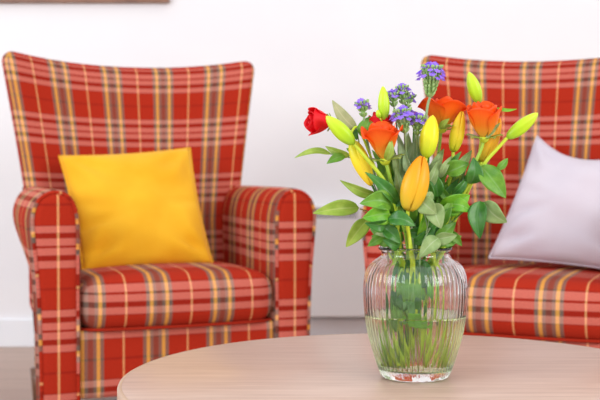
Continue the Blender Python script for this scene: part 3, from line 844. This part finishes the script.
# statice
statice('tallest violet statice sprig, in front of the right chair back', (430, 97, .0), (432, 66, .0), 23, 22,
        [(427, 110, .004), (423, 150, .006), (420, 210, .008), nk(419, .006), (416, 310, .004), ft(410, .002)], 2, sr=1.6)
statice('small violet statice sprig leaning left over the round leaf', (364, 117, .004), (362, 104, .004), 12, 7,
        [(365, 130, .006), (376, 180, .01), nk(400, .012), (410, 310, .01), ft(418, .016)], 3, sr=1.5)
statice('thin violet statice sprig rising behind the middle cluster', (403, 104, .01), (402, 88, .01), 12, 7,
        [(404, 120, .012), (406, 180, .014), nk(410, .012), (414, 310, .01), ft(402, .02)], 4, sr=.9)
statice('tiny violet statice sprig touching the small upright bud', (394, 107, .006), (393, 95, .006), 9, 5,
        [(396, 120, .01), (402, 180, .012), nk(409, .01), (413, 310, .008), ft(426, .018)], 5, sr=.9)
statice('bushy violet statice cluster in the middle of the bouquet', (405, 133, -.012), (402, 111, -.012), 20, 16,
        [(406, 150, -.008), (408, 200, -.004), nk(413, -.004), (415, 310, -.002), ft(395, .004)], 6, sr=1.3)
statice('violet statice cluster just left of the yellow-green bud', (417, 135, -.010), (418, 118, -.010), 13, 9,
        [(417, 150, -.006), (415, 200, .0), nk(416, .0), (416, 310, .0), ft(430, .002)], 7, sr=1.1)
statice('stray violet statice head right of the thin sprig', (407, 108, .014), (410, 97, .014), 7, 3,
        [(406, 120, .016), (407, 180, .018), nk(411, .016), (415, 310, .012), ft(436, .008)], 8, sr=.7)

# leafy sprays: each a thing with its own stem and leaves
LEAFY = 'leafy sprays in the glass vase'
def spray(label, root, path, leaves, sr=.9, smat='stem_dark', twigs=()):
    t = thing('leafy_spray', label, 'foliage', Q(*root), 0, LEAFY)
    stem(t, [root] + path, sr, smat)
    for tw in twigs: stem(t, list(tw), sr * .7, smat, name='twig')
    for l in leaves: leaf(t, *l[:4], **(l[4] if len(l) > 4 else {}))
    return t
spray('leafy spray with olive leaves reaching out left over the white wall', (330, 154, -.004),
      [(345, 156, .0), (366, 168, .004), (384, 205, .006), nk(396, .004), (408, 310, -.006), ft(438, .0)],
      [((331, 154, -.004), (295, 156, -.012), 6.5, 'leaf_lime', dict(roll=.5)),
       ((350, 156, .0), (325, 147, .004), 8, 'leaf_lime', dict(roll=-.3)),
       ((345, 156, -.002), (327, 163, -.008), 8.5, 'leaf_mid', dict(roll=.2)),
       ((362, 162, .002), (347, 148, .0), 10, 'leaf_mid', dict(roll=.3))], .7, 'stem_grey')
spray('leafy spray with the broad yellow-green leaf spread out low at the left', (360, 209, -.012),
      [(372, 214, -.008), (386, 232, -.006), nk(395, -.006), (404, 310, -.01), ft(392, -.012)],
      [((359, 208, -.012), (314, 212, -.026), 15, 'leaf_lime', dict(roll=.25, bend=.1)),
       ((368, 219, -.014), (347, 247, -.024), 15, 'leaf_lime', dict(roll=-.2, bend=.14)),
       ((378, 196, .0), (340, 182, -.006), 10, 'leaf_lime', dict(roll=-.4))], .8, 'stem_brown', [((376, 218, -.008), (367, 219, -.014)), ((384, 225, -.006), (385, 206, -.002), (376, 195, .0))])
spray('pale dry leaf on a thin stem at the upper left edge of the bouquet', (357, 133, .01),
      [(364, 160, .012), (386, 215, .014), nk(398, .012), (408, 310, .01), ft(414, .024)],
      [((356, 130, .01), (333, 100, .004), 12, 'leaf_tan', dict(roll=.2, fold=.1)),
       ((357, 140, .01), (352, 122, .012), 5, 'leaf_dark', {}),
       ((365, 139, .008), (371, 116, .006), 17, 'leaf_mid', dict(fold=.15))], .8, 'stem_grey')
spray('spray with a broad green leaf overhanging the right side', (487, 164, -.012),
      [(476, 170, -.008), (460, 196, -.002), (444, 228, .0), nk(434, .0), (422, 310, .0), ft(398, .004)],
      [((481, 166, -.012), (506, 197, -.028), 20, 'leaf_mid', dict(roll=-.2, bend=.15)),
       ((470, 184, -.008), (474, 158, -.018), 16, 'leaf_dark', dict(roll=.2)),
       ((497, 170, -.006), (508, 158, -.004), 7, 'leaf_mid', {}),
       ((451, 168, -.002), (461, 152, -.012), 6, 'leaf_dark', {})], 1.0, 'stem', [((478, 169, -.008), (497, 168, -.01))])
spray('spray with a dark hanging leaf and a pale leaf at the lower right', (478, 203, -.016),
      [(468, 208, -.012), (452, 222, -.008), (442, 236, -.006), nk(436, -.004), (424, 310, -.008), ft(440, -.002)],
      [((480, 201, -.016), (480, 238, -.030), 17, 'leaf_dark', dict(bend=.1)),
       ((484, 202, -.010), (506, 223, -.020), 19, 'leaf_sage', dict(roll=.3, bend=.12)),
       ((462, 206, -.016), (438, 214, -.03), 0.1, 'leaf_dark', {})], .9, 'stem_dark', [((470, 207, -.012), (484, 202, -.010))])
spray('spray of bright green leaves tucked under the right hand stems', (458, 205, -.006),
      [(450, 218, -.004), (440, 238, -.004), nk(432, -.006), (420, 310, -.012), ft(412, -.020)],
      [((440, 208, -.016), (470, 196, -.026), 20, 'leaf_bright', dict(roll=.3)),
       ((446, 205, -.018), (472, 211, -.024), 14, 'leaf_bright', dict(roll=-.2)),
       ((446, 173, -.006), (469, 163, -.012), 16, 'leaf_mid', dict(roll=-.2)),
       ((452, 195, -.01), (468, 178, -.014), 9, 'leaf_dark', dict(roll=.3)),
       ((438, 197, -.006), (432, 172, -.012), 13, 'leaf_dark', {}),
       ((440, 188, .0), (454, 204, -.004), 8, 'leaf_mid', {}),
       ((440, 178, -.004), (452, 156, -.008), 7, 'leaf_sage', {})], .9)
spray('spray of broad sage leaves hanging over the front rim of the vase', (430, 228, -.040),
      [(424, 240, -.036), nk(420, -.028), (416, 310, -.02), ft(408, -.012)],
      [((420, 199, -.052), (436, 214, -.060), 17, 'leaf_sage', dict(roll=.2, fold=.1)),
       ((434, 203, -.048), (441, 228, -.058), 17, 'leaf_sage', dict(fold=.15)),
       ((439, 238, -.044), (420, 257, -.058), 15, 'leaf_sage', dict(roll=-.1, fold=.1)),
       ((434, 240, -.040), (457, 236, -.046), 12, 'leaf_sage', dict(roll=.3, fold=.15)),
       ((432, 192, -.040), (419, 211, -.05), 9, 'leaf_sage', {}),
       ((438, 243, -.03), (454, 245, -.032), 6, 'leaf_mid', {})], 1.0, 'stem_grey',
      [((426, 234, -.04), (430, 215, -.046), (434, 203, -.048)), ((428, 230, -.04), (424, 212, -.05), (420, 199, -.052))])
spray('spray of glossy green leaves crowding the left front of the vase rim', (386, 212, -.040),
      [(392, 226, -.036), (398, 240, -.03), nk(402, -.024), (408, 310, -.018), ft(416, -.014)],
      [((391, 205, -.044), (361, 203, -.058), 18, 'leaf_mid', dict(roll=.2)),
       ((390, 214, -.046), (364, 218, -.060), 19, 'leaf_bright', dict(roll=-.1)),
       ((387, 222, -.050), (366, 224, -.062), 12, 'leaf_dark', dict(roll=-.5)),
       ((388, 219, -.054), (415, 225, -.066), 14, 'leaf_dark', dict(roll=-.3)),
       ((398, 204, -.036), (367, 172, -.050), 12, 'leaf_dark', dict(roll=.3, bend=.14)),
       ((384, 228, -.04), (400, 243, -.05), 13, 'leaf_dark', {}),
       ((400, 246, -.034), (384, 240, -.05), 10, 'leaf_dark', {}),
       ((418, 236, -.03), (428, 208, -.044), 9, 'leaf_bright', dict(roll=.6)),
       ((396, 234, -.03), (376, 234, -.04), 11, 'leaf_sage', {}),
       ((396, 206, -.036), (405, 198, -.04), 6, 'leaf_dark', {})], 1.0, 'stem',
      [((393, 228, -.036), (390, 214, -.046)), ((396, 234, -.034), (398, 204, -.036))])
spray('spray of narrow grey-green leaves standing up the middle of the bouquet', (406, 150, .006),
      [(408, 185, .008), (411, 220, .008), nk(414, .006), (416, 310, .006), ft(422, .022)],
      [((402, 185, .0), (398, 130, .004), 9, 'leaf_grey', dict(roll=.4)),
       ((408, 190, .002), (414, 138, .0), 10, 'leaf_grey', dict(roll=-.3)),
       ((412, 180, -.004), (421, 150, -.01), 9, 'leaf_grey', {}),
       ((398, 176, -.006), (392, 150, -.01), 8, 'leaf_sage', {}),
       ((410, 175, -.006), (404, 152, -.012), 8, 'leaf_grey', {}),
       ((404, 198, -.012), (396, 168, -.02), 9, 'leaf_sage', {}),
       ((424, 190, -.004), (438, 162, -.008), 10, 'leaf_sage', dict(roll=.3))], 1.0, 'stem_grey')
spray('spray of dark green leaves filling the heart of the bouquet', (404, 200, .014),
      [(406, 225, .012), nk(410, .01), (412, 310, .01), ft(400, -.006)],
      [((402, 225, .0), (380, 180, .0), 18, 'leaf_dark', {}),
       ((412, 225, .0), (392, 192, -.006), 18, 'leaf_mid', dict(roll=.2)),
       ((415, 230, .004), (436, 182, .0), 20, 'leaf_dark', {}),
       ((424, 238, .0), (450, 212, -.004), 18, 'leaf_dark', dict(roll=.2)),
       ((400, 236, .0), (374, 212, -.006), 17, 'leaf_dark', {}),
       ((420, 210, .008), (412, 168, .006), 17, 'leaf_mid', {}),
       ((436, 222, .012), (452, 178, .012), 17, 'leaf_mid', {}),
       ((398, 214, .012), (378, 158, .01), 15, 'leaf_mid', {}),
       ((424, 236, -.02), (406, 232, -.03), 13, 'leaf_dark', {}),
       ((414, 244, -.03), (436, 226, -.036), 12, 'leaf_dark', dict(roll=.3)),
       ((436, 244, -.01), (456, 222, -.014), 13, 'leaf_mid', {}),
       ((390, 244, -.014), (372, 236, -.02), 12, 'leaf_mid', {})], 1.3)
# leaves down inside the glass
spray('spray of slender leaves packed behind the flower heads', (418, 180, .03),
      [(417, 215, .028), nk(417, .022), (417, 310, .014), ft(410, .024)],
      [((rr_[0], rr_[1], rr_[2]), (rr_[3], rr_[4], rr_[5]), rr_[6], rr_[7], {}) for rr_ in
       [(398, 178, .022, 390, 140, .024, 9, 'leaf_grey'), (404, 176, .02, 408, 132, .022, 9, 'leaf_sage'), (412, 176, .022, 416, 128, .026, 10, 'leaf_grey'),
        (420, 176, .022, 428, 132, .028, 10, 'leaf_mid'), (426, 190, .012, 442, 158, .012, 11, 'leaf_sage'), (434, 192, .012, 450, 166, .01, 10, 'leaf_mid'),
        (446, 190, .018, 462, 160, .02, 11, 'leaf_lime'), (456, 186, .018, 472, 150, .018, 11, 'leaf_sage'), (396, 196, .012, 378, 168, .014, 11, 'leaf_dark'),
        (392, 190, .016, 372, 150, .018, 10, 'leaf_mid'), (466, 180, .014, 482, 158, .012, 9, 'leaf_lime'), (402, 206, -.016, 410, 172, -.022, 9, 'leaf_mid'),
        (396, 212, -.02, 384, 186, -.026, 11, 'leaf_mid'), (430, 206, -.014, 424, 176, -.02, 9, 'leaf_dark'), (440, 226, -.02, 452, 200, -.026, 11, 'leaf_mid'),
        (424, 232, -.03, 440, 220, -.036, 8, 'leaf_dark'), (384, 236, -.02, 368, 246, -.024, 9, 'leaf_mid'), (446, 232, .0, 462, 246, -.004, 9, 'leaf_mid')]], 1.1)
spray('spray of rounded green leaves lying low over the vase neck from behind', (414, 222, .022),
      [(414, 238, .02), nk(415, .018), (415, 310, .014), ft(418, .02)],
      [((404, 240, .012), (370, 228, .01), 18, 'leaf_mid', {}),
       ((406, 232, .016), (376, 196, .016), 18, 'leaf_bright', dict(roll=.2)),
       ((410, 228, .018), (394, 178, .02), 20, 'leaf_mid', {}),
       ((416, 226, .02), (418, 172, .022), 20, 'leaf_grey', dict(roll=.2)),
       ((420, 228, .02), (444, 176, .024), 20, 'leaf_mid', {}),
       ((424, 234, .018), (460, 208, .02), 18, 'leaf_sage', {}),
       ((426, 242, .012), (462, 236, .012), 15, 'leaf_mid', {}),
       ((410, 200, .02), (398, 142, .024), 13, 'leaf_grey', {}),
       ((416, 190, .022), (424, 138, .026), 13, 'leaf_grey', {}),
       ((408, 196, .02), (384, 150, .022), 13, 'leaf_mid', {}),
       ((428, 196, .02), (444, 148, .024), 12, 'leaf_sage', {}),
       ((440, 214, .016), (474, 172, .016), 15, 'leaf_dark', {})], 1.2)
spray('submerged spray of dark leaves seen through the glass of the vase', (410, 262, -.006),
      [(411, 300, -.004), (409, 340, -.002), ft(404, .0)],
      [((408, 262, -.02), (398, 290, -.034), 20, 'leaf_dark', {}),
       ((414, 262, -.022), (428, 288, -.034), 20, 'leaf_dark', {}),
       ((410, 276, -.028), (414, 306, -.036), 24, 'leaf_mid', {}),
       ((408, 292, -.03), (424, 316, -.034), 18, 'leaf_dark', {}),
       ((404, 290, -.024), (388, 314, -.026), 16, 'leaf_dark', {}),
       ((404, 318, -.034), (430, 326, -.036), 12, 'leaf_bright', {}),
       ((402, 300, -.02), (396, 330, -.028), 14, 'leaf_mid', {}),
       ((424, 300, -.02), (436, 278, -.026), 9, 'leaf_bright', {})], 1.5)
BARE = ['crossing from rim left to base right', 'crossing from rim right to base left',
        'nearest the right wall of the glass', 'nearest the lower left wall of the glass']
for k, (a, b, da, db) in enumerate([(392, 434, .012, .0), (438, 394, -.006, .006), (428, 440, -.014, -.008), (402, 390, -.018, -.004)]):
    st = thing('cut_stem', ('lime' if k % 2 == 0 else 'green') + ' cut stem in the vase water, ' + BARE[k], 'stem', Q(a, 250, da), 0, 'bare cut stems in the vase')
    stem(st, [(a, 250, da), ((a + b) / 2, 310, (da + db) / 2), (b, 371, db)], 2.3, ('stem_lime', 'stem')[k % 2])
